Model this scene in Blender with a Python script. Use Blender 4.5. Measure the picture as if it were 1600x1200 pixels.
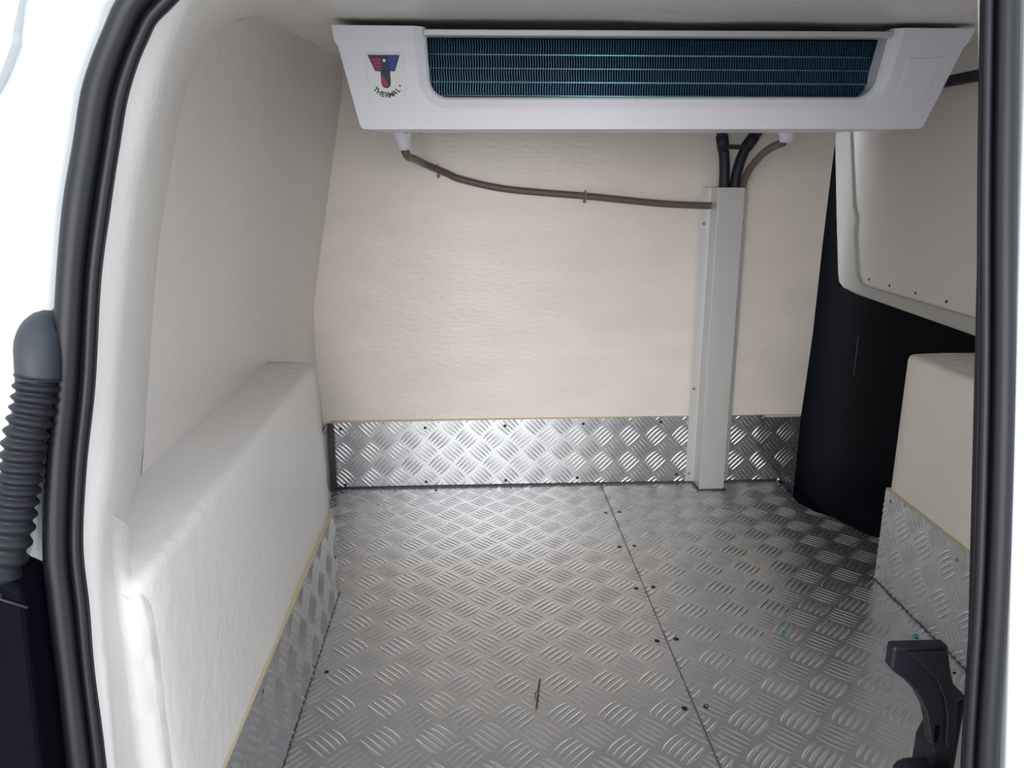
import bpy, bmesh, math, random
from mathutils import Vector, noise
random.seed(4)
S = bpy.context.scene
for o in list(bpy.data.objects): bpy.data.objects.remove(o)
COL = S.collection

# ------------------------------------------------------------------ camera
cd = bpy.data.cameras.new('camera'); cam = bpy.data.objects.new('camera', cd); COL.objects.link(cam)
cd.sensor_width = 36.0; cd.lens = 1220.0/1600.0*36.0; cd.clip_start = 0.02
PITCH = math.atan(316/1220)
cam.location = (0, 0, 0.9)
cam.rotation_euler = (math.pi/2-PITCH, 0, -math.radians(2.8))
S.camera = cam
# ------------------------------------------------------------------ world: bright overcast sky
W = bpy.data.worlds.new('overcast_sky'); S.world = W; W.use_nodes = True
bg = W.node_tree.nodes['Background']
bg.inputs[0].default_value = (0.86, 0.93, 1.0, 1); bg.inputs[1].default_value = 1.65
# hazy low sun behind the photographer, softened by thin cloud
sd = bpy.data.lights.new('hazy_sun', 'SUN'); sun = bpy.data.objects.new('hazy_sun', sd); COL.objects.link(sun)
sd.energy = 2.5; sd.angle = math.radians(46); sd.color = (1.0, 0.96, 0.91)
sun.location = (-1, -6, 3)
sun.rotation_euler = Vector((math.sin(math.radians(7)), math.cos(math.radians(7)), -math.tan(math.radians(6)))).to_track_quat('-Z', 'Y').to_euler()
S.view_settings.view_transform = 'Standard'; S.view_settings.look = 'None'
S.view_settings.gamma = 1.0; S.view_settings.use_curve_mapping = False
S.view_settings.exposure = 0.28

# ------------------------------------------------------------------ materials
def mat(name, col, rough=0.5, metal=0.0, bump=0.0, bscale=60.0, var=0.0, vscale=4.0, stretch=None, spec=None, coat=0.0, dist=0.002):
    m = bpy.data.materials.new(name); m.use_nodes = True
    nt = m.node_tree; b = nt.nodes['Principled BSDF']
    b.inputs['Base Color'].default_value = (*col, 1); b.inputs['Roughness'].default_value = rough
    b.inputs['Metallic'].default_value = metal
    if spec is not None: b.inputs['Specular IOR Level'].default_value = spec
    if coat: b.inputs['Coat Weight'].default_value = coat
    if bump or var:
        tc = nt.nodes.new('ShaderNodeTexCoord'); mp = nt.nodes.new('ShaderNodeMapping')
        nt.links.new(tc.outputs['Object'], mp.inputs['Vector'])
        if stretch: mp.inputs['Scale'].default_value = stretch
    if bump:
        n = nt.nodes.new('ShaderNodeTexNoise'); n.inputs['Scale'].default_value = bscale; n.inputs['Detail'].default_value = 3
        bp = nt.nodes.new('ShaderNodeBump'); bp.inputs['Strength'].default_value = bump; bp.inputs['Distance'].default_value = dist
        nt.links.new(mp.outputs[0], n.inputs['Vector']); nt.links.new(n.outputs[0], bp.inputs['Height'])
        nt.links.new(bp.outputs[0], b.inputs['Normal'])
    if var:
        n2 = nt.nodes.new('ShaderNodeTexNoise'); n2.inputs['Scale'].default_value = vscale; n2.inputs['Detail'].default_value = 4
        mr = nt.nodes.new('ShaderNodeMapRange'); mr.inputs['From Min'].default_value = .3; mr.inputs['From Max'].default_value = .7
        mr.inputs['To Min'].default_value = 1-var; mr.inputs['To Max'].default_value = 1+var*.4
        mx = nt.nodes.new('ShaderNodeMix'); mx.data_type = 'RGBA'; mx.blend_type = 'MULTIPLY'; mx.inputs['Factor'].default_value = 1
        mx.inputs['A'].default_value = (*col, 1)
        nt.links.new(mp.outputs[0], n2.inputs['Vector']); nt.links.new(n2.outputs[0], mr.inputs[0]); nt.links.new(mr.outputs[0], mx.inputs['B'])
        nt.links.new(mx.outputs['Result'], b.inputs['Base Color'])
    return m
GEL = mat('cream_gelcoat', (0.84, 0.79, 0.755), 0.38, bump=.55, bscale=75, var=.05, vscale=3)
GELB = mat('brushed_cream_gelcoat', (0.85, 0.78, 0.71), 0.36, bump=.6, bscale=38, var=.06, vscale=5, stretch=(1, 1, 2.6))
GELR = mat('rough_gelcoat', (0.82, 0.785, 0.755), 0.38, bump=.6, bscale=45, var=.03, dist=.003)
GELY = mat('yellow_cream_gelcoat', (0.86, 0.79, 0.69), 0.36, bump=.9, bscale=45, var=.03, dist=.004)  # yellower cream, used on the right wheel arch box
CEIL = mat('ceiling_gelcoat', (0.83, 0.81, 0.77), 0.4, bump=.7, bscale=30, var=.05, stretch=(1, 2.5, 1))
ALU = mat('tread_aluminium', (0.61, 0.62, 0.64), 0.31, 0.86, bump=.12, bscale=180, var=.12, vscale=6)
ALUB = mat('tread_bar_aluminium', (0.69, 0.70, 0.72), 0.27, 0.88)
ALUD = mat('satin_aluminium', (0.62, 0.62, 0.62), 0.42, 0.3)
HOUS = mat('lavender_white_plastic', (0.83, 0.82, 0.90), 0.34)
STICK = mat('sticker_white', (0.82, 0.83, 0.82), 0.4)
RED = mat('emblem_red', (0.42, 0.02, 0.10), 0.4); REDD = mat('emblem_dark_red', (0.10, 0.01, 0.03), 0.4)
BLU = mat('emblem_blue', (0.03, 0.04, 0.30), 0.4); NAVY = mat('emblem_navy', (0.012, 0.025, 0.07), 0.4)
INK = mat('print_ink', (0.05, 0.06, 0.08), 0.5)
FIN = mat('coil_fin_blue', (0.036, 0.11, 0.19), 0.35, .35)
GLINT = mat('fin_ridge_glint_blue', (0.25, 0.55, 0.68), 0.3, .6)  # pale blue that paints the glints along the fin ridges
DARK = mat('coil_dark_blue', (0.012, 0.03, 0.06), 0.6)  # dark blue core behind the coil fins, shared by the top plate
RUB = mat('seal_rubber', (0.007, 0.007, 0.012), 0.42, spec=.35, bump=.05, bscale=40)
RUBB = mat('boot_rubber', (0.010, 0.010, 0.016), 0.5, spec=.35)
RUBE = mat('grey_elbow_rubber', (0.028, 0.033, 0.045), 0.55, bump=.15, bscale=60, var=.3, vscale=30)
PLAST = mat('black_plastic', (0.009, 0.009, 0.015), 0.42, spec=.4)
BLACK = mat('black_trim_plastic', (0.0018, 0.0020, 0.0055), 0.6, spec=.05)
HOSEB = mat('brown_hose', (0.14, 0.105, 0.095), 0.45)
HOSEK = mat('black_hose', (0.012, 0.015, 0.03), 0.55)
BODY = mat('white_car_paint', (0.64, 0.67, 0.70), 0.25, coat=.6)
DOORW = mat('grey_white_door_paint', (0.50, 0.485, 0.45), 0.45)
PANEL = mat('beige_door_board', (0.78, 0.72, 0.67), 0.5, bump=.1, bscale=90)
CAULK = mat('grey_sealant', (0.07, 0.07, 0.075), 0.6)
EDGE = mat('board_edge', (0.62, 0.53, 0.36), 0.6)
SCREW = mat('dark_screw', (0.008, 0.008, 0.010), 0.6)
STEEL = mat('steel_screw', (0.35, 0.34, 0.33), 0.4, .9)
CLIP = mat('pale_hose_clip', (0.34, 0.29, 0.26), 0.5)
SEAM = mat('seam_dark_grey', (0.10, 0.10, 0.105), 0.7)  # dark grey strip in the joint between the floor panels
TWIG = mat('dry_brown_twig', (0.08, 0.05, 0.045), 0.7)
SCRAP = mat('blue_plastic_scrap', (0.05, 0.30, 0.42), 0.5)
ASPH = mat('pale_concrete', (0.52, 0.51, 0.49), 0.9, bump=.3, bscale=40)

# ------------------------------------------------------------------ helpers
def link(name, me, m, parent=None, smooth=False):
    o = bpy.data.objects.new(name, me); COL.objects.link(o)
    if m: me.materials.append(m)
    if parent: o.parent = parent
    if smooth:
        for p in me.polygons: p.use_smooth = True
    return o
def mesh(name, vs, fs, m, parent=None, smooth=False, recalc=True):
    me = bpy.data.meshes.new(name); me.from_pydata([tuple(v) for v in vs], [], fs)
    if recalc:
        bm = bmesh.new(); bm.from_mesh(me); bmesh.ops.recalc_face_normals(bm, faces=bm.faces); bm.to_mesh(me); bm.free()
    me.update()
    return link(name, me, m, parent, smooth)
def bev(o, w, seg=2, ang=40):
    md = o.modifiers.new('bevel', 'BEVEL'); md.width = w; md.segments = seg; md.limit_method = 'ANGLE'; md.angle_limit = math.radians(ang)
    return o
def empty(name, loc=(0, 0, 0)):
    o = bpy.data.objects.new(name, None); COL.objects.link(o); o.location = loc; o.empty_display_size = .05
    return o
def tag(o, label=None, cat=None, group=None, kind=None):
    if label: o['label'] = label
    if cat: o['category'] = cat
    if group: o['group'] = group
    if kind: o['kind'] = kind
    return o
def box(name, x0, x1, y0, y1, z0, z1, m, parent=None, bevel=0):
    vs = [(x, y, z) for x in (x0, x1) for y in (y0, y1) for z in (z0, z1)]
    fs = [(0, 1, 3, 2), (4, 6, 7, 5), (0, 4, 5, 1), (2, 3, 7, 6), (0, 2, 6, 4), (1, 5, 7, 3)]
    o = mesh(name, vs, fs, m, parent)
    if bevel: bev(o, bevel)
    return o
def prism(name, pts, fa, fb, m, parent=None, bevel=0, seg=2, smooth=False):
    """outline pts (2D) mapped by fa (front) and fb (back) to 3D"""
    n = len(pts); vs = [fa(*p) for p in pts]+[fb(*p) for p in pts]
    fs = [tuple(range(n)), tuple(range(2*n-1, n-1, -1))]+[(i, (i+1) % n, n+(i+1) % n, n+i) for i in range(n)]
    o = mesh(name, vs, fs, m, parent, smooth)
    if bevel: bev(o, bevel, seg)
    return o
def cat_rom(pts, k=8):
    P = [Vector(p) for p in pts]; P = [P[0]*2-P[1]]+P+[P[-1]*2-P[-2]]; out = []
    for i in range(1, len(P)-2):
        a, b, c, d = P[i-1:i+3]
        for j in range(k):
            t = j/k
            out.append(.5*((2*b)+(c-a)*t+(2*a-5*b+4*c-d)*t*t+(3*b-a-3*c+d)*t**3))
    out.append(P[-2]); return out
def sweep(name, path, prof, m, parent=None, up=(0, 1, 0), smooth=True, rad=None, cap=True):
    """sweep a closed 2D profile (a along side, b along up) on a path; rad = per-station scale"""
    path = [Vector(p) for p in path]; vs = []; n = len(prof); up = Vector(up)
    for i, p in enumerate(path):
        t = (path[min(i+1, len(path)-1)]-path[max(i-1, 0)]).normalized()
        s = t.cross(up).normalized(); b = s.cross(t).normalized(); r = rad[i] if rad else 1
        for (a, c) in prof: vs.append(p+s*a*r+b*c*r)
    fs = [(i*n+j, i*n+(j+1) % n, (i+1)*n+(j+1) % n, (i+1)*n+j) for i in range(len(path)-1) for j in range(n)]
    if cap: fs += [tuple(range(n)), tuple(range(len(vs)-n, len(vs)))]
    return mesh(name, vs, fs, m, parent, smooth)
def circ(r, n=12, ry=None): return [(r*math.cos(2*math.pi*i/n), (ry or r)*math.sin(2*math.pi*i/n)) for i in range(n)]
def tube(name, pts, r, m, parent=None, up=(0, 1, 0), k=8, n=12):
    return sweep(name, cat_rom(pts, k), circ(r, n), m, parent, up)
def grid(name, rows, m, parent=None, smooth=True):
    n = len(rows[0]); vs = [v for r in rows for v in r]
    fs = [(i*n+j, i*n+j+1, (i+1)*n+j+1, (i+1)*n+j) for i in range(len(rows)-1) for j in range(n-1)]
    return mesh(name, vs, fs, m, parent, smooth)
def lerp(a, b, t): return tuple(x+(y-x)*t for x, y in zip(a, b))
_screw = {}
def screw(parent, loc, normal, r=.0045, m=SCREW, h=.0015, name='screw'):
    key = (r, h, m.name)
    if key not in _screw:
        vs = []; n = 10
        for (rr, zz) in ((r, 0), (r, h*.6), (r*.7, h), (r*.3, h*.75)): vs += [(rr*math.cos(2*math.pi*i/n), rr*math.sin(2*math.pi*i/n), zz) for i in range(n)]
        fs = [(k*n+i, k*n+(i+1) % n, (k+1)*n+(i+1) % n, (k+1)*n+i) for k in range(3) for i in range(n)]+[tuple(range(3*n, 4*n))]
        me = bpy.data.meshes.new('screw'); me.from_pydata(vs, [], fs); me.materials.append(m); _screw[key] = me
    o = bpy.data.objects.new(name, _screw[key]); COL.objects.link(o); o.location = loc
    o.rotation_euler = Vector(normal).to_track_quat('Z', 'Y').to_euler(); o.parent = parent
    return o
def inside(p, poly):
    x, y = p; c = False; j = len(poly)-1
    for i in range(len(poly)):
        xi, yi = poly[i]; xj, yj = poly[j]
        if (yi > y) != (yj > y) and x < (xj-xi)*(y-yi)/(yj-yi)+xi: c = not c
        j = i
    return c
def tread(name, poly, to3d, parent, s=.062, off=(0, 0), h=.0014):
    """five-bar tread pattern: groups of five lens-shaped bars on a checkerboard turned 45 degrees"""
    xs = [p[0] for p in poly]; ys = [p[1] for p in poly]; vs = []; fs = []
    L = s*.45; q = math.sqrt(.5)
    n = int(max(max(xs)-min(xs), max(ys)-min(ys))/s)+4
    cx, cy = (min(xs)+max(xs))/2+off[0], (min(ys)+max(ys))/2+off[1]
    for i in range(-n, n+1):
        for j in range(-n, n+1):
            gx, gy = cx+(i-j)*s*q, cy+(i+j)*s*q
            if not (min(xs)-s < gx < max(xs)+s and min(ys)-s < gy < max(ys)+s): continue
            d = (q, q) if (i+j) % 2 == 0 else (-q, q)
            e = (-d[1], d[0])
            for k in range(-2, 3):
                bx, by = gx+e[0]*k*s*.178, gy+e[1]*k*s*.178
                ss = [-1+t/8 for t in range(17)]
                ok = [inside((bx+d[0]*L*t, by+d[1]*L*t), poly) for t in ss]
                best = None; a = None
                for t in range(18):
                    if t < 17 and ok[t]:
                        if a is None: a = t
                    elif a is not None:
                        if best is None or t-1-a > best[1]-best[0]: best = (a, t-1)
                        a = None
                if not best or best[1]-best[0] < 2: continue
                b0 = len(vs); t0, t1 = ss[best[0]], ss[best[1]]; st = 6
                for u in range(st+1):
                    t = t0+(t1-t0)*u/st; pr = max(0.03, 1-t*t)**.5
                    w = .0036*pr*s/.062; hh = h*pr; bow = .0022*(1-t*t)*(k/2)
                    for (aw, ah) in ((-1, -.1), (-.45, 1), (.45, 1), (1, -.1)):
                        vs.append(to3d(bx+d[0]*L*t+e[0]*(w*aw+bow), by+d[1]*L*t+e[1]*(w*aw+bow), hh*ah))
                for u in range(st):
                    for c in range(3):
                        A = b0+u*4+c; fs.append((A, A+1, A+5, A+4))
    o = mesh(name, vs, fs, ALUB, parent, True, recalc=True)
    tag(o, kind='stuff'); return o
def ceil_z(y): return 1.169+.05*(y-1.34)
def py(z, off=0): return .494+.2*z+off           # leaning plane of the rear door opening

# ================================================================== STRUCTURE
# ---- floor: two tread plates
floor = tag(empty('floor', (.3, 1.4, 0)), 'grey five-bar tread plate floor of the van load bay, in two panels', 'floor', kind='structure')
def fl(pts): return [(x-.3, y-1.4) for x, y in pts]
def f3(dz): return lambda x, y: (x, y, dz)
PL = [(-.318, .62), (-.318, 1.614), (-.438, 1.614), (-.438, 2.232), (.3805, 2.232), (.3805, .62)]
PR = [(.3825, .62), (.3825, 2.232), (.936, 2.232), (.93, 2.06), (.952, 2.0), (.985, 1.955), (1.012, 1.88), (1.035, 1.83), (1.062, 1.81), (1.062, 1.614), (.931, 1.614), (.931, .62)]
floor_panels = []
for P, of in ((PL, (0, .01)), (PR, (.013, -.02))):
    p = prism('floor_panel', fl(P), f3(0), f3(-.012), ALU, floor)
    tread('tread_bars', fl(P), lambda x, y, h: (x, y, h), p, s=.064, off=of)
    floor_panels.append(p)
box('seam_strip', .08, .083, -.78, .832, -.012, -.004, SEAM, floor)
for i in range(6):                                  # rows of screws along the seam
    y = 2.226-.2105*i-(.0 if i else .0)
    screw(floor_panels[0], (.362-.3, y-1.4, 0), (0, 0, 1), r=.0056); screw(floor_panels[1], (.402-.3, y+.004-1.4, 0), (0, 0, 1), r=.0056)
for x, y in ((.104, 2.214), (-.122, 2.206), (-.4, 2.2), (-.288, 1.312), (-.288, .95)): screw(floor_panels[0], (x-.3, y-1.4, 0), (0, 0, 1))
for x, y in ((.902, 1.996), (.62, 2.22), (.90, 1.25)): screw(floor_panels[1], (x-.3, y-1.4, 0), (0, 0, 1), r=.004)
bead = [(-.43, 2.231, .001)]+[(-.43+.16*i, 2.231+random.uniform(-.001, .001), .001) for i in range(1, 9)]+[(.93, 2.231, .001)]
sweep('sealant_bead', [(x-.3, y-1.4, z) for x, y, z in bead], circ(.0055, 8), CAULK, floor, up=(0, 0, 1))
sweep('sealant_bead', [(-.316-.3, 1.612-1.4-.05*i, .001+random.uniform(-.001, .001)) for i in range(20)], circ(.006, 8), CAULK, floor, up=(0, 0, 1))
sweep('sealant_bead', [(.929-.3, 1.612-1.4-.05*i, .001) for i in range(20)], circ(.004, 8), CAULK, floor, up=(0, 0, 1))
for o in floor.children:
    pass
# ---- black step well under the sliding door
tag(box('trim_1', .80, 1.20, 1.58, 2.55, -.14, -.10, BLACK), 'black step well below the sliding door', 'step well', kind='structure')

# ---- bulkhead
K = 2.24/2.27
def kb(x, z): return (x*K, .9+(z-.9)*K)
lp = [kb(x, z) for x, z in ((-.36, 1.215), (-.338, 1.191), (-.369, 1.043), (-.399, .89), (-.437, .695), (-.464, .548), (-.468, .397), (-.459, .239), (-.444, -.02))]
def lprof(z):
    for (x0, z0), (x1, z1) in zip(lp[1:], lp[2:]):
        if z1 <= z <= z0: return x0+(x1-x0)*(z-z0)/(z1-z0)
    return lp[1][0] if z > lp[1][1] else lp[-1][0]
BR = [kb(x, z) for x, z in ((1.012, -.12), (1.012, -.036), (1.007, .177), (1.012, .3), (1.019, .459), (1.022, .726), (1.026, .907), (1.03, 1.03), (1.034, 1.225))]
outl = [(-.56, 1.21), (-.56, -.02), (.855, -.02), (.855, .206), (BR[2][0], .2065)]+[p for p in BR if p[1] > .21]
wf = prism('wall_front', outl, lambda x, z: (x, 2.24, z), lambda x, z: (x, 2.27, z), GELB)
tag(wf, 'cream gelcoated bulkhead at the far end of the load bay', 'bulkhead wall', kind='structure')
# kickplate across the bulkhead, bend added at its right end to reflect the black trim darkly
def dy(x, z):
    a = x-.86
    if a <= 0: return 0
    lo, hi = .115-1.23*a, .115+.66*a
    if z >= hi: return .2*max(0, (a*.66-(z-.115)+.10)/.10*a) if z-hi < .10 else 0
    if z <= lo: return .2*max(0, a*(1-(lo-z)/.06))
    return .2*a
bf = tag(empty('baseboard_front', (.3, 2.232, 0)), 'tread plate kickplate along the foot of the bulkhead', 'kickplate', kind='structure')
zt = lambda x: .2085+.006*(x+.43)/1.43
PF = [(-.438, .0), (.86, .0), (.95, .0), (.955, -.11), (1.0, -.11), (1.0, zt(1.0)), (.86, zt(.86)), (-.438, zt(-.43))]
PA = [(-.438, .0), (.86, 0), (.86, zt(.86)), (-.438, zt(-.438))]
prism('plate', [(x-.3, z) for x, z in PA], lambda x, z: (x, 0, z), lambda x, z: (x, .004, z), ALU, bf)
def shade_bend(x, z, t): return (x-.3, t+dyp(x, z), z)
def dyp(x, z):
    a = x-.86
    return max(0, .16*a) if a > 0 and .115-1.23*a <= z <= .115+.68*a+.002 else 0
p0 = (.86, .115); q1 = (1.0, .2105); q2 = (1.0, -.057)
def w3(p, d): return (p[0]-.3, d, p[1])
D1 = .024
bp = [(.86, .0), (.86, zt(.86)), (1.0, zt(1.0)), (1.0, -.11), (.953, -.11), (.953, .0)]
vs = [w3((.86, .0), 0), w3(p0, 0), w3((.86, zt(.86)), 0), w3(q1, D1), w3(q2, D1), w3((.953, .0), .0), w3((.953, -.11), .002), w3((1.0, -.11), D1), w3((1.0, zt(1.0)), D1)]
fs = [(0, 1, 5), (1, 2, 8), (1, 8, 3), (1, 3, 4), (1, 4, 5), (5, 4, 7, 6)]
mesh('corner_plate', vs, fs, ALU, bf)
CT = [[(vs[k][0]+.3, vs[k][2], vs[k][1]) for k in f3_] for f in fs for f3_ in ([f] if len(f) == 3 else [(f[0], f[1], f[2]), (f[0], f[2], f[3])])]
def on_tri(x, z):
    if x <= .86: return 0.0
    best = (9, 0.0)
    for (a, b, c) in CT:
        d = (b[1]-c[1])*(a[0]-c[0])+(c[0]-b[0])*(a[1]-c[1])
        if abs(d) < 1e-9: continue
        u = ((b[1]-c[1])*(x-c[0])+(c[0]-b[0])*(z-c[1]))/d; v = ((c[1]-a[1])*(x-c[0])+(a[0]-c[0])*(z-c[1]))/d; w = 1-u-v
        out = max(0, -min(u, v, w))
        if out < best[0]: best = (out, u*a[2]+v*b[2]+w*c[2])
    return best[1]
tread('tread_bars', [(x-.3, z) for x, z in PF], lambda x, z, h: (x, on_tri(x+.3, z)-h, z), bf, s=.058, off=(.02, .02))
for x, z in ((-.395, .012), (-.152, .018), (.09, .018), (.309, .022), (.617, .027), (-.15, .19), (.088, .192), (.324, .195), (.56, .197), (-.40, .19)):
    screw(bf, (x-.3, -.0005, z), (0, -1, 0), r=.0045)
box('board_edge', -.43-.3, .99-.3, .0025, .0075, .2065, .2135, EDGE, bf)

# ---- left wall: rear return of the lining, arch, side wall
A = [(-0.238, 0.702, 1.042), (-0.258, 0.697, 1.014), (-0.275, 0.689, 0.973), (-0.285, 0.68, 0.929), (-0.294, 0.67, 0.882), (-0.304, 0.659, 0.826), (-0.312, 0.642, 0.738), (-0.321, 0.629, 0.675), (-0.327, 0.615, 0.607), (-0.324, 0.605, 0.553), (-0.322, 0.594, 0.499), (-0.315, 0.577, 0.417)]
O = [(-0.282, 0.702, 1.042), (-0.297, 0.697, 1.015), (-0.314, 0.688, 0.972), (-0.323, 0.679, 0.927), (-0.333, 0.669, 0.877), (-0.34, 0.658, 0.821), (-0.349, 0.642, 0.738), (-0.356, 0.629, 0.676), (-0.36, 0.615, 0.607), (-0.358, 0.605, 0.554), (-0.353, 0.594, 0.5), (-0.348, 0.578, 0.418)]
B = [(-.240, .777, 1.063), (-.264, .769, 1.024), (-.281, .759, .975), (-.294, .749, .925), (-.305, .739, .874), (-.315, .725, .807), (-.325, .708, .721), (-0.328, 0.685, 0.655), (-0.334, 0.661, 0.585), (-0.332, 0.643, 0.544), (-0.328, 0.626, 0.484), (-0.323, 0.603, 0.395)]
Cc = [(-.36, 1.43, 1.166), (-.367, 1.261, 1.118), (-.378, 1.164, 1.052), (-.386, 1.114, .990), (-.395, 1.087, .920), (-.407, 1.047, .823), (-.422, 1.021, .693), (-.429, .994, .597), (-.433, .963, .515)]
wl = tag(empty('wall_left', (-.43, 1.4, 0)), 'cream moulded fibreglass left side wall with wheel arch ledge', 'side wall', kind='structure')
def loc_l(p): return (p[0]+.43, p[1]-1.4, p[2])
def rumple(p, a=.004, f=22):
    v = Vector(p); n = noise.noise(v*f)+.5*noise.noise(v*f*2.3+Vector((7, 3, 1)))
    return n*a
def loft3(rows, ka=5, kb=8, amp=.004):
    out = []
    for a, b, c, bul in rows:
        r = []
        for i in range(ka):
            t = i/ka; p = lerp(a, b, t); bb = math.sin(math.pi*t)*bul
            r.append((p[0]+bb, p[1], p[2]))
        for i in range(kb+1):
            t = i/kb; p = lerp(b, c, t); g = rumple(p, amp)*math.sin(math.pi*min(1, t*1.02))
            r.append((p[0]+g*.8, p[1]-g, p[2]))
        out.append(r)
    return out
def dens(cols, k=4):
    D = [cat_rom(c, k) for c in cols]
    return list(zip(*[[tuple(v) for v in d] for d in D]))
hdr_A = [(.99, py(1.10), 1.10), (.5, py(1.105), 1.105), (.1, py(1.10), 1.10), (-.10, py(1.095), 1.095), (-.195, py(1.072), 1.072)]
hdr_B = [(.99, py(1.12, .08), 1.12), (.5, py(1.125, .08), 1.125), (.1, py(1.12, .08), 1.12), (-.10, py(1.115, .08), 1.115), (-.198, py(1.092, .07), 1.092)]
hdr_C = [(.99, 1.46, ceil_z(1.46)), (.5, 1.46, ceil_z(1.46)), (.1, 1.46, ceil_z(1.46)), (-.12, 1.46, ceil_z(1.46)), (-.30, 1.46, ceil_z(1.46))]
und = lambda p: (p[0]-.012, p[1]+.004, p[2])
rows = dens([hdr_A+[und(p) for p in A[:10]], hdr_B+B[:10], hdr_C+Cc+[(-.433, .95, .42)]], 4)
rear = grid('rear_arch_lining', [[loc_l(p) for p in r] for r in loft3([(a, b, c, .006) for a, b, c in rows])], GELR, wl)
# below the ledge: valley and bright ridge running down to the floor
R = [(-.375, .80, .530), (-.350, .74, .527), (-.322, .694, .515), (-.317, .688, .460), (-.317, .687, .380), (-.317, .687, .15), (-.317, .687, -.012)]
V2 = [(-.350, .72, .585), (-.348, .70, .560), (-.340, .682, .525), (-.333, .668, .470), (-.333, .665, .390), (-.333, .665, .15), (-.333, .665, -.012)]
A2 = [und(p) for p in [(-.327, .618, .625), A[8], A[9], A[10], A[11], (-.30, py(.2), .2), (-.30, py(.0), -.01)]]
B2 = [(-.333, .676, .61), B[8], B[9], B[10], B[11], (-.318, py(.2, .03), .15), (-.316, py(0, .03), -.012)]
rows2 = dens([A2, B2, R, V2], 6)
lo = []
for a, b, c, v in rows2:
    r = []
    for i in range(5):
        p = lerp(a, b, i/5); r.append((p[0]+math.sin(math.pi*i/5)*.006, p[1], p[2]))
    for k, (p0_, p1_) in enumerate(((b, v), (v, c))):
        for i in range(6):
            t = i/6; p = lerp(p0_, p1_, t); g = rumple(p, .006, 38)*(1 if k else math.sin(math.pi*t))
            r.append((p[0]+g*.5+(.004*math.sin(math.pi*t) if k else 0), p[1]-g*.8, p[2]))
    r.append(c); r.append((c[0]-.002, c[1]+.02, c[2]))
    lo.append(r)
grid('rear_lower_lining', [[loc_l(p) for p in r] for r in lo], GELR, wl)
# side wall above the ledge
def xw(z):
    T = ((.0, -.44), (.53, -.433), (.7, -.422), (.9, -.398), (1.05, -.378), (1.16, -.36), (1.3, -.345))
    for (z0, x0), (z1, x1) in zip(T, T[1:]):
        if z0 <= z <= z1: return x0+(x1-x0)*(z-z0)/(z1-z0)
    return T[-1][1]
rows = []
cd_ = [Vector((-.345, 1.44, 1.235))]+cat_rom(Cc, 3)
for c in cd_:
    r = []
    for i in range(13):                 # near section, from the arch to the end of the ledge
        t = i/12; y = c[1]+(1.56-c[1])*t; z = c[2]+(min(c[2], ceil_z(y)+.03)+(.06 if c[2] > 1.1 else 0)*0-c[2])*t
        x = c[0]+(xw(z)-c[0])*t; r.append((x, y, z))
    z = c[2]
    for i in range(1, 9):               # far section running to the bulkhead
        t = i/8; y = 1.56+(2.24-1.56)*t; s = t
        r.append((xw(z)*(1-s)+lprof(z)*s, y, z+(.05*t if z > 1.12 else 0)*max(0, min(1, (z-1.12)/.046))))
    rows.append([loc_l(p) for p in r])
grid('side_panel', rows, GEL, wl)
# low wall in front of the wheel arch, from ledge height to the floor
grid('front_panel', [[loc_l((xw(z)*(1-t)+lprof(z)*t, 1.56+.68*t, z)) for t in [i/8 for i in range(9)]] for z in (.52, .45, .4, .3, .2, .1, -.01)], GEL, wl)
# wheel arch box: ledge, inner face, front end
def ring(y, xi, xf, zl, r=.013, tap=0):
    pts = [(xi-.03, zl+.004), (xi, zl+.001), ((xi+xf)/2, zl+.002)]
    for k in range(5):
        a = math.pi/2*(1-k/4); pts.append((xf-r+r*math.cos(a), zl-r+r*math.sin(a)))
    for z in (.45, .38, .30, .215, .19, .1, -.01): pts.append((xf-tap*(1-max(0, z-.0)/.53), z))
    return [(x, y, z) for x, z in pts]
ys = [.684, .688, .695, .71, .75, .80, .88, .98, 1.1, 1.25, 1.4, 1.55, 1.60, 1.612]
bx = []
for y in ys:
    rt = max(0, (.71-y)/.026); r = []; tp = max(0, .013*(y-.7)/.9)
    for (x, yy, z) in ring(y, -.434, -.316-tp-(.012 if y > 1.605 else 0)-.012*rt*rt, .534-.010*rt*rt, .013, -tp):
        g = rumple((x, yy, z), .0022, 14); r.append((x+g, yy, z+(g if z > .5 else 0)))
    bx.append(r)
bx.append([(-.45, 1.612, p[2]) for p in bx[-1]])
grid('wheel_arch_box', [[loc_l(p) for p in r] for r in bx], GELR, wl)

bl = tag(empty('baseboard_left', (-.318, 1.2, 0)), 'tread plate kickplate on the left wheel arch box', 'kickplate', kind='structure')
PLk = [(-.505, 0), (.413, 0), (.405, .2), (-.505, .2)]
prism('plate', PLk, lambda y, z: (.006, y, z), lambda y, z: (.002, y, z), ALU, bl)
tread('tread_bars', PLk, lambda y, z, h: (.006+h, y, z), bl, s=.062, off=(.01, .02))
prism('board_edge', [(-.505, .2005), (.405, .2005), (.405, .2040), (-.505, .2040)], lambda y, z: (.0055, y, z), lambda y, z: (-.004, y, z), EDGE, bl)
for y, z in ((.112, .012), (.11, .185), (-.2, .012), (-.2, .185), (.385, .1)): screw(bl, (.0055, y, z), (1, 0, 0), r=.0045)
prism('front_plate', [(.416, 0), (1.03, 0), (1.03, .205), (.416, .205)], lambda y, z: (-.116, y, z), lambda y, z: (-.119, y, z), ALU, bl)
sweep('sealant_bead', [(-.112, 1.025, .003), (-.112, 1.025, .1), (-.112, 1.025, .205)], circ(.011, 8), CAULK, bl)

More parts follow.
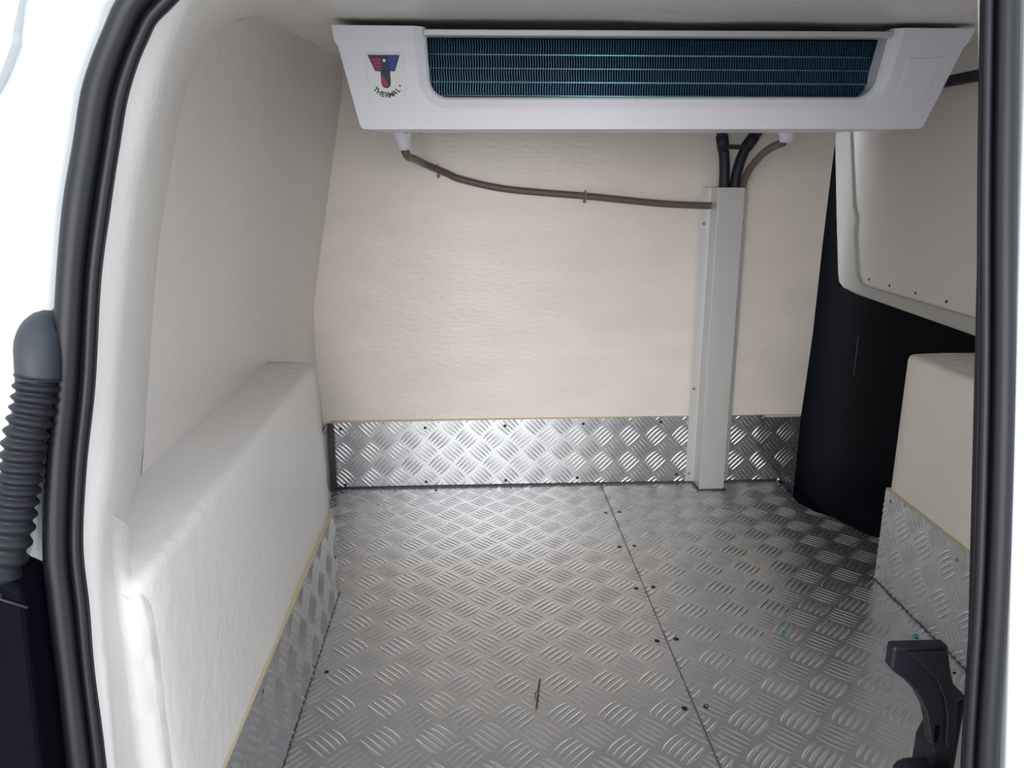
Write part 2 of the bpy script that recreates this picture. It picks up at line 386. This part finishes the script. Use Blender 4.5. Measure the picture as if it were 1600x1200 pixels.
# ---- right wheel arch box and right wall
wr = tag(empty('wall_right', (1.1, 1.3, 0)), 'cream fibreglass wheel arch box on the right behind the sliding door', 'side wall', kind='structure')
def loc_r(p): return (p[0]-1.1, p[1]-1.3, p[2])
bx = []
for y in (.64, .8, 1.0, 1.2, 1.4, 1.55, 1.598, 1.606):
    e = .004 if y > 1.6 else 0; r = []
    for (x, yy, z) in ring(y, -1.10, -.933-e, .541-e, .012): r.append((-x+(.014*(z-.2)/.33 if z > .2 else 0)*.0, yy, z))
    bx.append([loc_r(p) for p in r])
bx.append([(1.13-1.1, 1.606-1.3, p[2]) for p in bx[-1]])
grid('wheel_arch_box', bx, GELY, wr)
box('side_panel', .02, .05, -.72, .30, -.1, 1.24, GEL, wr)
box('cable_conduit', -.015, .012, .20, .28, .545, .60, BLACK, wr, .005)
br = tag(empty('baseboard_right', (.933, 1.2, 0)), 'tread plate kickplate on the right wheel arch box', 'kickplate', kind='structure')
PRk = [(-.55, 0), (.41, 0), (.41, .226), (-.55, .206)]
prism('plate', PRk, lambda y, z: (-.006, y, z), lambda y, z: (-.002, y, z), ALU, br)
tread('tread_bars', PRk, lambda y, z, h: (-.006-h, y, z), br, s=.06, off=(.02, .01))
prism('board_edge', [(-.55, .2065), (.41, .2265), (.41, .2295), (-.55, .2095)], lambda y, z: (-.0055, y, z), lambda y, z: (.003, y, z), EDGE, br)
for y, z in ((.395, .04), (.385, .205), (.135, .19), (.05, .02)): screw(br, (-.0055, y, z), (-1, 0, 0), r=.0045)

# ---- ceiling
rows = []
for j in range(24):
    y = 1.30+j*(2.262-1.30)/23
    rows.append([(x, y, ceil_z(y)+.004*noise.noise(Vector((x*5, y*5, 2)))) for x in [-.42+i*(1.15+.42)/30 for i in range(31)]])
tag(grid('ceiling', rows, CEIL), 'pale brushed fibreglass ceiling of the load bay', 'ceiling', kind='structure')

# ---- sliding door on the right
d1 = tag(empty('door_1', (1.09, 2.0, 0)), 'closed sliding side door with black lower trim and beige board', 'sliding door', kind='structure')
def dl(off): return lambda y, z: (off, y-2.0, z)
front_top = 1.22
prism('lower_trim', [(1.50, -.12), (2.56, -.12), (2.56, front_top), (2.36, front_top), (2.31, .80), (2.285, .60), (2.18, .594), (1.50, .576)], dl(.0), dl(.03), BLACK, d1, .004)
frame_o = [(2.43, front_top), (2.385, 1.03), (2.322, .80), (2.275, .64), (2.262, .612), (2.235, .60), (2.15, .592), (1.50, .574)]
frame_i = [(1.50, .613), (2.10, .622), (2.135, .628), (2.158, .648), (2.20, .766), (2.195, .80), (2.222, .835), (2.285, 1.03), (2.33, front_top)]
prism('window_frame', frame_o+frame_i, dl(-.012), dl(-.0005), DOORW, d1, .005, 3)
prism('inset_board', [(1.50, .60), (2.12, .61), (2.17, .65), (2.215, .78), (2.30, 1.03), (2.35, front_top), (1.50, front_top)], dl(-.004), dl(-.0008), PANEL, d1)
prism('door_rail', [(1.5, 1.105), (2.2, 1.112), (2.2, 1.135), (1.5, 1.127)], dl(-.02), dl(-.0045), HOSEK, d1, .004)
prism('upper_lining', [(1.5, 1.128), (2.36, 1.138), (2.36, 1.24), (1.5, 1.24)], dl(-.018), dl(-.0045), GEL, d1)
for y, z in ((2.10, .640), (1.99, .637), (1.865, .635), (1.735, .633), (1.62, .631), (2.23, .83), (2.255, .90), (2.28, .98), (2.212, .77)):
    screw(d1, (-.0045, y-2.0, z), (-1, 0, 0), r=.0035)
prism('moulding_line', [(2.128, .36), (2.132, .36), (2.132, .48), (2.128, .48)], dl(-.001), dl(.002), PLAST, d1)
tag(box('trim_2', .95, 1.3, 2.56, 2.58, -.14, 1.24, BLACK), 'black door pillar in the gap beside the bulkhead', 'pillar', kind='structure')

# ---- rear of the van: white left pillar, roof header, right pillar
wrear = tag(empty('wall_rear', (-.4, .6, 0)), 'white painted body pillar around the rear opening, left of the seal', 'body pillar', kind='structure')
def loc_b(p): return (p[0]+.4, p[1]-.6, p[2])
Oext = [(.99, py(1.13), 1.13), (.5, py(1.135), 1.135), (.1, py(1.13), 1.13), (-.12, py(1.12), 1.12), (-.205, py(1.09), 1.09)]+O[:10]
OO = cat_rom(Oext, 5); rows = []
for i, p in enumerate(OO):
    t = (OO[min(i+1, len(OO)-1)]-OO[max(i-1, 0)]).normalized(); nrm = Vector((t.z, 0, -t.x)).normalized()
    if nrm.x > 0 and nrm.z < 0: nrm = -nrm
    if i < 12: nrm = Vector((0, 0, 1))
    r = []
    for s, off in ((-.02, .012), (0, .006), (.004, .0), (.012, -.004), (.03, -.006), (.05, -.012), (.058, -.022), (.07, -.026), (.15, -.03), (.28, -.01), (.34, .08)):
        q = p+nrm*s; r.append(loc_b((q.x, p.y+off, q.z)))
    rows.append(r)
grid('pillar_skin', rows, BODY, wrear)
sp = [(-.318, 1.12), (-.338, 1.06), (-.346, 1.035), (-.352, 1.013), (-.353, 1.004), (-.361, .985), (-.40, .90), (-.45, .75), (-.75, .75), (-.75, 1.12)]
prism('side_panel', sp, lambda x, z: loc_b((x, py(z, -.0285), z)), lambda x, z: loc_b((x, py(z, -.015), z)), BODY, wrear)
prism('outer_pillar', [(.97, -.05), (1.4, -.05), (1.4, 1.3), (.97, 1.3)], lambda x, z: loc_b((x, py(z, -.02), z)), lambda x, z: loc_b((x, py(z, .03), z)), BODY, wrear)
box('sill', -.335+.4, 1.1+.4, -.10, .02, -.05, -.013, BODY, wrear)
# ---- closed right rear door
d2 = tag(empty('door_2', (.7, .65, 0)), 'closed white right-hand rear door at the edge of the opening', 'rear door', kind='structure')
def loc_d(p): return (p[0]-.7, p[1]-.65, p[2])
prism('outer_skin', [(.4635, -.04), (1.0, -.04), (1.0, 1.12), (.4635, 1.12)], lambda x, z: loc_d((x, py(z, -.016), z)), lambda x, z: loc_d((x, py(z, -.002), z)), BODY, d2, .004, 4)
prism('edge_return', [(.458, -.04), (.95, -.04), (.95, 1.11), (.458, 1.11)], lambda x, z: loc_d((x, py(z, -.0015), z)), lambda x, z: loc_d((x, py(z, .035), z)), PLAST, d2)
prism('inner_lining', [(.530, -.04), (.95, -.04), (.95, 1.11), (.474, 1.11)], lambda x, z: loc_d((x, py(z, .035), z)), lambda x, z: loc_d((x, py(z, .075), z)), GEL, d2, .004)
box('roof_light_block', -.62+.4, 1.3+.4, .15, 2.0, 1.27, 1.29, BODY, wrear)  # unseen roof sheet, added to block light leaking in above the lining
box('outer_skin', -.62+.43, -.60+.43, -.66, 1.2, -.1, 1.28, BODY, wl)  # unseen outer side sheet, added to stop light leaks on the left
# ---- ground outside
tag(box('ground', -9, 9, -12, 8, -.62, -.60, ASPH), 'pale concrete ground outside behind the van', 'ground', kind='structure')

# ================================================================== THINGS
# ---- door seals
def seal(name, path, wid, label, side=1, up=(0, -1, 0)):
    t = tag(empty(name, tuple(path[len(path)//2])), label, 'door seal', 'rubber seals of the rear opening')
    o0 = Vector(path[len(path)//2]); pth = [Vector(p)-o0 for p in path]; n = 16
    bulb = [(.32*math.cos(2*math.pi*i/n)-.17*side, .26*math.sin(2*math.pi*i/n)+.10) for i in range(n)]
    lip = [(.15*math.cos(2*math.pi*i/10)+.335*side, .17*math.sin(2*math.pi*i/10)-.06) for i in range(10)]
    sweep('bulb', pth, bulb, RUB, t, up, rad=wid); sweep('lip', pth, lip, RUB, t, up, rad=wid)
    sweep('carrier', pth, [(-.44, -.08), (.44, -.08), (.44, -.26), (-.44, -.26)], RUB, t, up, smooth=False, rad=wid)
    return t
mid = [tuple((a+b)/2 for a, b in zip(p, q))+((Vector(p)-Vector(q)).length,) for p, q in zip(A, O)]
path = [(.97, py(1.115), 1.115, .033), (.5, py(1.12), 1.12, .033), (.1, py(1.115), 1.115, .033), (-.12, py(1.112), 1.112, .033), (-.212, py(1.085), 1.085, .034)]+mid+[(-.318, py(.2), .2, .032), (-.318, py(0), 0, .032)]
path = cat_rom([Vector(p) for p in path], 6)
wid = [p[3] for p in path]
for i in range(30, len(path)-1):
    tg = (path[i+1]-path[i-1]); wid[i] *= abs(tg.z)/Vector(tg[:3]).length
wid = [w*.90 for w in wid]
for _ in range(3): wid = [(wid[max(0, i-1)]+wid[i]+wid[min(len(wid)-1, i+1)])/3 for i in range(len(wid))]
seal('door_seal', [Vector(p[:3])+Vector((.0012, -.006, 0)) for p in path], wid, 'black rubber seal curving around the left of the rear opening', side=-1)
path = [(.448, py(1.10), 1.10), (.450, py(.9), .9), (.4535, py(.73), .73), (.453, py(.56), .56), (.447, py(.39), .39), (.446, py(.2), .2), (.446, py(0), 0)]
path = [Vector(p)+Vector((-.0022, -.006, 0)) for p in cat_rom(path, 6)]
seal('door_seal', path, [.029]*len(path), 'straight black rubber seal down the edge of the closed right rear door', side=1)

# ---- evaporator unit hung from the ceiling
E0 = (.33, 1.72, 1.0)
ev = tag(empty('evaporator_unit', E0), 'white ceiling-mounted cooling unit with blue finned coil and badge', 'cooling unit')
def le(p): return (p[0]-E0[0], p[1]-E0[1], p[2]-E0[2])
ZB, ZT = .994, 1.164
def yfr(z): return 1.485+.045*(ZT-z)/(ZT-ZB)          # leaning front face
def arc(cx, cz, r, a0, a1, n=6): return [(cx+r*math.cos(math.radians(a0+(a1-a0)*i/n)), cz+r*math.sin(math.radians(a0+(a1-a0)*i/n))) for i in range(n+1)]
outer = [(-.242, ZT), (-.239, 1.139), (-.234, 1.132)]+arc(-.196, 1.005, .011, 195, 270)+arc(.852, 1.009, .011, 270, 345)+[(.899, 1.138), (.906, 1.146), (.912, ZT+.004)]
def notch(o):   # U-shaped cut-out, from right top to left top; o = offset outwards
    r = .033+o
    return [(.760+o*1.1, ZT+.004)]+arc(.722, 1.087, r, -8, -90)+arc(-.043, 1.083, r, 270, 188)+[(-.080-o*1.1, ZT)]
def fr(d): return lambda x, z: le((x, yfr(z)+d, z))
n_out = notch(.020); n_in = notch(.0)
NO, NI = len(outer), len(n_in)
vs = [fr(0)(*p) for p in outer]+[fr(0)(*p) for p in n_out]
fs = [tuple(range(NO+NI))]
bmF = bmesh.new()
def addring(pts): return [bmF.verts.new(p) for p in pts]
rO = addring([fr(0)(*p) for p in outer]); rN = addring([fr(0)(*p) for p in n_out]); rM = addring([fr(.007)(*p) for p in notch(.004)]); rI = addring([fr(.012)(*p) for p in n_in]); rJ = addring([fr(.05)(*p) for p in n_in])
bmF.faces.new(rO+rN)
for a, b in ((rN, rM), (rM, rI), (rI, rJ)):
    for i in range(NI-1): bmF.faces.new((a[i], a[i+1], b[i+1], b[i]))
back = []
for (x, z) in outer:                 # shell running back to the rear edge; pan rises slightly to the back
    t = (z-ZB)/(ZT-ZB); back.append(le((x*.985+.005, 1.93+.02*t, z+.016*(1-max(0, t)))))
rB = addring(back)
for i in range(NO-1): bmF.faces.new((rO[i], rB[i], rB[i+1], rO[i+1]))
bmesh.ops.triangulate(bmF, faces=[f for f in bmF.faces if len(f.verts) > 4])
bmesh.ops.recalc_face_normals(bmF, faces=bmF.faces)
me = bpy.data.meshes.new('housing'); bmF.to_mesh(me); bmF.free()
hs = link('housing', me, HOUS, ev)
bev(hs, .006, 3, 35)
box('top_plate', -.23-E0[0], .90-E0[0], 1.50-E0[1], 1.93-E0[1], 1.158-E0[2], 1.162-E0[2], DARK, ev)
box('back_plate', -.20-E0[0], .87-E0[0], 1.92-E0[1], 1.93-E0[1], 1.02-E0[2], 1.158-E0[2], HOUS, ev)
prism('top_rail', [(-.083, 1.149), (.762, 1.152), (.762, 1.162), (-.083, 1.159)], fr(-.002), fr(.02), ALUD, ev, .002)
# coil: thin upright fins (too fine to pick apart), four pale rods added as the glints on the fin ridges
coil = box('coil', -.085-E0[0], .765-E0[0], 1.60-E0[1], 1.62-E0[1], 1.035-E0[2], 1.157-E0[2], DARK, ev)
vs = []; fs = []
nf = 176
for i in range(nf):
    x = -.084+i*(.848/(nf-1)); k = len(vs); ripple = .0
    for j in range(9):
        z = 1.038+(.118)*j/8; d = .0016*(1 if j % 2 else -1)
        for yy in (1.552, 1.60):
            vs.append(le((x-.0009+d*.4, yy, z))); vs.append(le((x+.0009+d*.4, yy, z)))
    for j in range(8):
        a = k+j*4; fs += [(a, a+1, a+5, a+4), (a, a+4, a+6, a+2), (a+1, a+3, a+7, a+5)]
fo = mesh('fins', vs, fs, FIN, coil, recalc=False); tag(fo, kind='stuff')
for z in (1.128, 1.104, 1.080, 1.056):
    r = .0018 if z != 1.104 else .0012
    sweep('fin_ridge_glint', [le((-.084, 1.5515, z)), le((.34, 1.5515, z)), le((.764, 1.5515, z))], circ(r, 8), GLINT, coil, up=(0, 0, 1))
# badge
def inl(d): return lambda x, z: le((x, yfr(z)-d, z))
bz = 1.0800; bxc = -.1525
box_pts = [(bxc-.0345, bz-.041), (bxc+.0345, bz-.041), (bxc+.0345, bz+.041), (bxc-.0345, bz+.041)]
prism('badge_recess', box_pts, inl(.0015), inl(-.002), HOUS, ev, .001)
badge = prism('badge', [(bxc-.0305, bz-.0375), (bxc+.0305, bz-.0375), (bxc+.0305, bz+.0365), (bxc-.0305, bz+.0365)], inl(.003), inl(.001), STICK, ev)
U = .0616/720.0
def bp_(px, pz): return (bxc+(px-700)*U, bz-(pz-690)*U*1.075)
def emb(name, pts, m, d0=.0038): return prism(name, [bp_(*p) for p in pts], inl(d0), inl(.0025), m, badge)
emb('emblem_outline', [(345, 285), (1003, 285), (890, 568), (790, 568), (790, 790), (775, 830), (735, 862), (690, 868), (640, 858), (605, 825), (592, 780), (592, 568), (480, 568)], NAVY, .0034)
for z0, z1 in ((345, 395), (408, 455), (468, 510), (522, 552)):
    xl = lambda z: 345+(z-285)*.477+32
    emb('emblem_stripe', [(xl(z0), z0), (612, z0), (612, z1), (xl(z1), z1)], RED)
emb('emblem_bar', [(385, 300), (600, 300), (612, 333), (400, 333)], REDD)
emb('emblem_wing', [(770, 305), (965, 305), (875, 552), (782, 552), (782, 420)], BLU)
emb('emblem_bulb', [(608, 640), (650, 660), (690, 720), (715, 770), (730, 830), (690, 850), (645, 842), (615, 810), (605, 770)], RED)
emb('emblem_dot', [(650, 365), (685, 350), (715, 380), (690, 410), (655, 400)], STICK, .0042)
def letter(ch, px, pz, rot, size):
    cu = bpy.data.curves.new('letter', 'FONT'); cu.body = ch; cu.size = size; cu.align_x = 'CENTER'; cu.extrude = .0002; cu.offset = .0003
    to = bpy.data.objects.new('letter_text', cu); COL.objects.link(to)
    dg = bpy.context.evaluated_depsgraph_get(); mm = bpy.data.meshes.new_from_object(to.evaluated_get(dg)); bpy.data.objects.remove(to)
    c, s = math.cos(rot), math.sin(rot); x0, z0 = bp_(px, pz)
    for v in mm.vertices:
        x = v.co.x*c-v.co.y*s; z = v.co.x*s+v.co.y*c
        q = inl(.0034-v.co.z)(x0+x, z0+z); v.co = q
    o = link('letter', mm, INK, badge); return o
txt = 'THERMAL'
for i, ch in enumerate(txt):
    a = math.radians(-47+i*(92/6)); Rr = 365
    letter(ch, 703+Rr*math.sin(a), 672+Rr*math.cos(a), a, .0122)
emb('registered_mark', [(972, 800), (990, 808), (996, 828), (984, 845), (966, 842), (958, 822)], INK)
# embossed plate on the right end
prism('embossed_panel', [(.792, 1.051), (.848, 1.052), (.866, 1.121), (.800, 1.119)], inl(.0022), inl(-.003), HOUS, ev, .0016, 3)
for x in (-.13, -.10): screw(ev, le((x, 1.62, .9935)), (0, 0, -1), r=.004, m=STEEL)
# drain spouts
for x, y, dz in ((-.158, 1.87, 0), (.738, 1.89, .020)):
    sp_ = sweep('drain_spout', [le((x, y, 1.02+dz)), le((x, y, 1.0+dz)), le((x+.002, y+.003, .985+dz)), le((x+.003, y+.006, .972+dz))], circ(1, 14), HOUS, ev, rad=[.030, .022, .0165, .0155])

# ---- drain hoses
t = tag(empty('drain_hose', (.25, 2.22, .87)), 'long brown drain hose sagging across the bulkhead from the left drain', 'hose', 'brown drain hoses')
K2 = 2.225/2.255
pts = [(-.154, 1.878, .969), (-.150, 1.92, .957), (-.144, 2.06, .955), (-.125, 2.18, .945)]+[(x*K2, 2.226, .9+(z-.9)*K2) for x, z in ((-.07, .922), (-.033, .907), (.074, .883), (.2, .870), (.317, .861), (.437, .849), (.548, .839), (.66, .834), (.70, .834))]
tube('hose', [(x-.25, y-2.22, z-.87) for x, y, z in pts], .0095, HOSEB, t, up=(0, 0, 1))
for x, z in ((-.094, .931), (.313, .862)):
    c = [(x-.25+.011*math.cos(a)*.25, .006+.0118*math.cos(a), z-.87+.0118*math.sin(a)) for a in [math.radians(-100+i*20) for i in range(19)]]
    sweep('hose_clip', [(x-.25, .006-.0118*math.cos(a), z-.87+.0118*math.sin(a)) for a in [math.radians(-110+i*20) for i in range(12)]], [(-.0045, -.001), (.0045, -.001), (.0045, .001), (-.0045, .001)], CLIP, t, up=(1, 0, 0), smooth=False)
    screw(t, (x-.25, .0195, z-.87-.016), (0, -1, 0), r=.005, m=CLIP, h=.008, name='clip_nail')
t = tag(empty('drain_hose', (.73, 2.1, .92)), 'short brown drain hose bending from the right drain into the pipe cover', 'hose', 'brown drain hoses')
pts = [(.752, 1.896, .975), (.748, 1.95, .958), (.742, 2.03, .945), (.742, 2.10, .930), (.745, 2.16, .905), (.748, 2.195, .875), (.748, 2.20, .84)]
pts = [(.735, 1.897, .990), (.731, 1.98, .977), (.735, 2.07, .953), (.739, 2.145, .920), (.743, 2.19, .879), (.742, 2.195, .84)]
tube('hose', [(x-.73, y-2.1, z-.92) for x, y, z in pts], .0095, HOSEB, t, up=(1, 0, 0))
# ---- two black refrigerant hoses
for lab, pts in (('left of two black insulated pipes dropping into the pipe cover', [(.66, 2.10, 1.11), (.668, 2.15, 1.06), (.676, 2.185, 1.021), (.686, 2.195, .985), (.692, 2.195, .94), (.694, 2.195, .886), (.694, 2.195, .80)]),
                 ('right of two black insulated pipes dropping into the pipe cover', [(.80, 2.10, 1.11), (.785, 2.15, 1.06), (.766, 2.185, 1.021), (.748, 2.195, .99), (.732, 2.195, .945), (.7235, 2.195, .886), (.722, 2.195, .80)])):
    t = tag(empty('refrigerant_pipe', (.7, 2.1, .95)), lab, 'pipe', 'black insulated pipes')
    tube('insulation', [(x-.7, y-2.1, z-.95) for x, y, z in pts], .0145, HOSEK, t, up=(0, 1, 0))
    a, b = Vector(pts[2])-Vector((.7, 2.1, .95)), Vector(pts[3])-Vector((.7, 2.1, .95))
    sweep('tape_band', [a, a.lerp(b, .5), b], circ(.0165, 14), HOSEK, t, up=(0, 1, 0))
tie = tag(empty('cable_tie', (.716, 2.18, .992)), 'black tie joining the two pipes below the cooling unit', 'cable tie')
sweep('strap', [(-.03, 0, 0), (0, -.001, -.001), (.032, 0, 0)], [(-.006, -.002), (.006, -.002), (.006, .002), (-.006, .002)], HOSEK, tie, up=(0, 1, 0), smooth=False)

# ---- metal pipe cover on the bulkhead
pc = tag(empty('pipe_cover', (.706, 2.21, 0)), 'grey metal channel covering the pipes up the bulkhead', 'pipe cover')
ch = [(-.058, .0215), (-.0365, .0215), (-.0365, -.042), (.0365, -.042), (.0365, .0215), (.062, .0215), (.062, .0235), (.0385, .0235), (.0385, .0235)]
xo = [(-.062, .019), (-.036, .019), (-.036, -.042), (.0365, -.042), (.0365, .019), (.066, .019), (.066, .021), (.0385, .021), (.0385, .021)]
sec = [(-.062, .019), (-.036, .019), (-.036, -.045), (.038, -.045), (.038, .019), (.070, .019), (.070, .021), (.036, .021), (.036, -.043), (-.034, -.043), (-.034, .021), (-.062, .021)]
zs = [.0015, .3, .6, .885]
def place(x, y, z): return (x+.006*(z/.885-.5)*.0, y, z)
cv = prism('channel', sec, lambda x, y: (x, y, .0015), lambda x, y: (x, y, .885), ALUD, pc, .0015)
for z in (.785, .30, .03):
    screw(pc, (-.051, .0188, z), (0, -1, 0), r=.0045, m=STEEL, h=.003); screw(pc, (.058, .0188, z), (0, -1, 0), r=.0045, m=STEEL, h=.003)
sweep('sealant_bead', [(-.04, .01, .001), (-.04, -.046, .001), (.042, -.046, .001), (.042, .01, .001)], circ(.0045, 8), CAULK, pc, up=(0, 0, 1))

# ---- wiring boot on the left pillar
wb = tag(empty('wiring_boot', (-.36, .61, .70)), 'black corrugated rubber wiring boot with grey elbow on the pillar', 'cable boot')
def lw(p): return (p[0]+.36, p[1]-.61, p[2]-.70)
el = cat_rom([(-.3515, .675, .778), (-.3515, .652, .781), (-.350, .634, .775), (-.348, .625, .762), (-.3475, .620, .745)], 6)
sweep('elbow', [lw(p) for p in el], circ(1, 16), RUBE, wb, up=(1, 0, 0), rad=[.0182-.0022*i/(len(el)-1) for i in range(len(el))])
sweep('flange', [lw((-.3515, .668, .779)), lw((-.3515, .660, .780)), lw((-.3515, .652, .781))], circ(1, 20), RUBE, wb, up=(1, 0, 0), rad=[.0200, .0203, .0190])
cp = cat_rom([(-.3475, .620, .750), (-.3515, .614, .726), (-.3575, .607, .701), (-.362, .602, .676), (-.367, .597, .651), (-.373, .590, .621), (-.384, .580, .585)], 24)
nr = 17; rad = [.0150+.0018*math.cos(2*math.pi*nr*i/(len(cp)-1)) for i in range(len(cp))]
sweep('corrugated_sleeve', [lw(p) for p in cp], circ(1, 20), RUBB, wb, up=(1, 0, 0), rad=rad)

# ---- black bumper end / lamp housing at lower left
rb = tag(empty('rear_bumper', (-.45, .58, .3)), 'black plastic bumper end below the white pillar at lower left', 'bumper')
def lb(p): return (p[0]+.45, p[1]-.58, p[2]-.3)
op = [(-.75, .66), (-.44, .635), (-.395, .618), (-.379, .612), (-.370, .599), (-.362, .593), (-.357, .590), (-.355, .55), (-.352, .5), (-.347, .418), (-.340, .3), (-.337, .0), (-.75, 0)]
prism('shell', op, lambda x, z: lb((x, py(z, -.042), z)), lambda x, z: lb((x, py(z, .004), z)), BLACK, rb, .006, 3)
sweep('edge_line', [lb((x, py(z, -.0435), z)) for x, z in ((-.385, .602), (-.372, .584), (-.352, .577))], circ(.0012, 8), PLAST, rb)
sweep('edge_line', [lb((x, py(z, -.0435), z)) for x, z in ((-.396, .575), (-.385, .56), (-.378, .535))], circ(.0012, 8), PLAST, rb)

# ---- release handle on the closed door
rh = tag(empty('door_release_handle', (.46, .69, .39)), 'black plastic release lever on the inner edge of the right door', 'door handle')
def lh(y): return lambda x, z: (x-.455, y-.69, z-.396)
ho = [(.411, .454), (.468, .454), (.473, .43), (.481, .405), (.488, .385), (.492, .34), (.486, .328), (.474, .327), (.466, .338), (.461, .358), (.455, .378), (.443, .399), (.428, .415), (.415, .425), (.411, .430)]
prism('lever', ho, lh(.672), lh(.686), PLAST, rh, .003, 3)
prism('raised_face', [(.424, .450), (.466, .450), (.471, .43), (.479, .405), (.485, .385), (.488, .345), (.481, .335), (.478, .345), (.4765, .37), (.470, .395), (.458, .418), (.442, .434)], lh(.668), lh(.6722), PLAST, rh, .0018, 3)
prism('slot', [(.4665, .358), (.470, .362), (.472, .352), (.471, .341), (.4685, .340)], lh(.6712), lh(.674), BLACK, rh)
prism('mount', [(.486, .375), (.505, .385), (.505, .26), (.478, .26), (.478, .315), (.486, .34)], lh(.684), lh(.72), PLAST, rh, .003)
prism('base', [(.448, .296), (.456, .300), (.500, .301), (.500, .25), (.445, .25), (.444, .290)], lh(.664), lh(.70), PLAST, rh, .003)

# ---- bits lying on the floor
tw = tag(empty('dry_twig', (.105, 1.22, .003)), 'thin dry brown stalk lying on the tread plate floor', 'twig')
tube('stalk', [(.009, .045, .001), (.004, .018, .0015), (.001, -.005, .001), (-.005, -.040, .001)], .0014, TWIG, tw, up=(0, 0, 1), n=6)
tube('side_shoot', [(.003, .012, .001), (-.003, .002, .002), (-.004, -.008, .001)], .0009, TWIG, tw, up=(0, 0, 1), n=6)
for x, y, lab in ((.628, 1.395, 'tiny blue plastic scrap alone in the middle of the right floor panel'), (.893, 1.372, 'tiny blue plastic scrap beside the right wheel arch kickplate')):
    o = prism('plastic_scrap', [(-.006, -.004), (.001, -.006), (.006, .001), (.003, .006), (-.004, .004)], lambda a, b: (a, b, .0035), lambda a, b: (a, b, .001), SCRAP)
    o.location = (x, y, .001); tag(o, lab, 'plastic scrap', 'blue scraps on the floor')
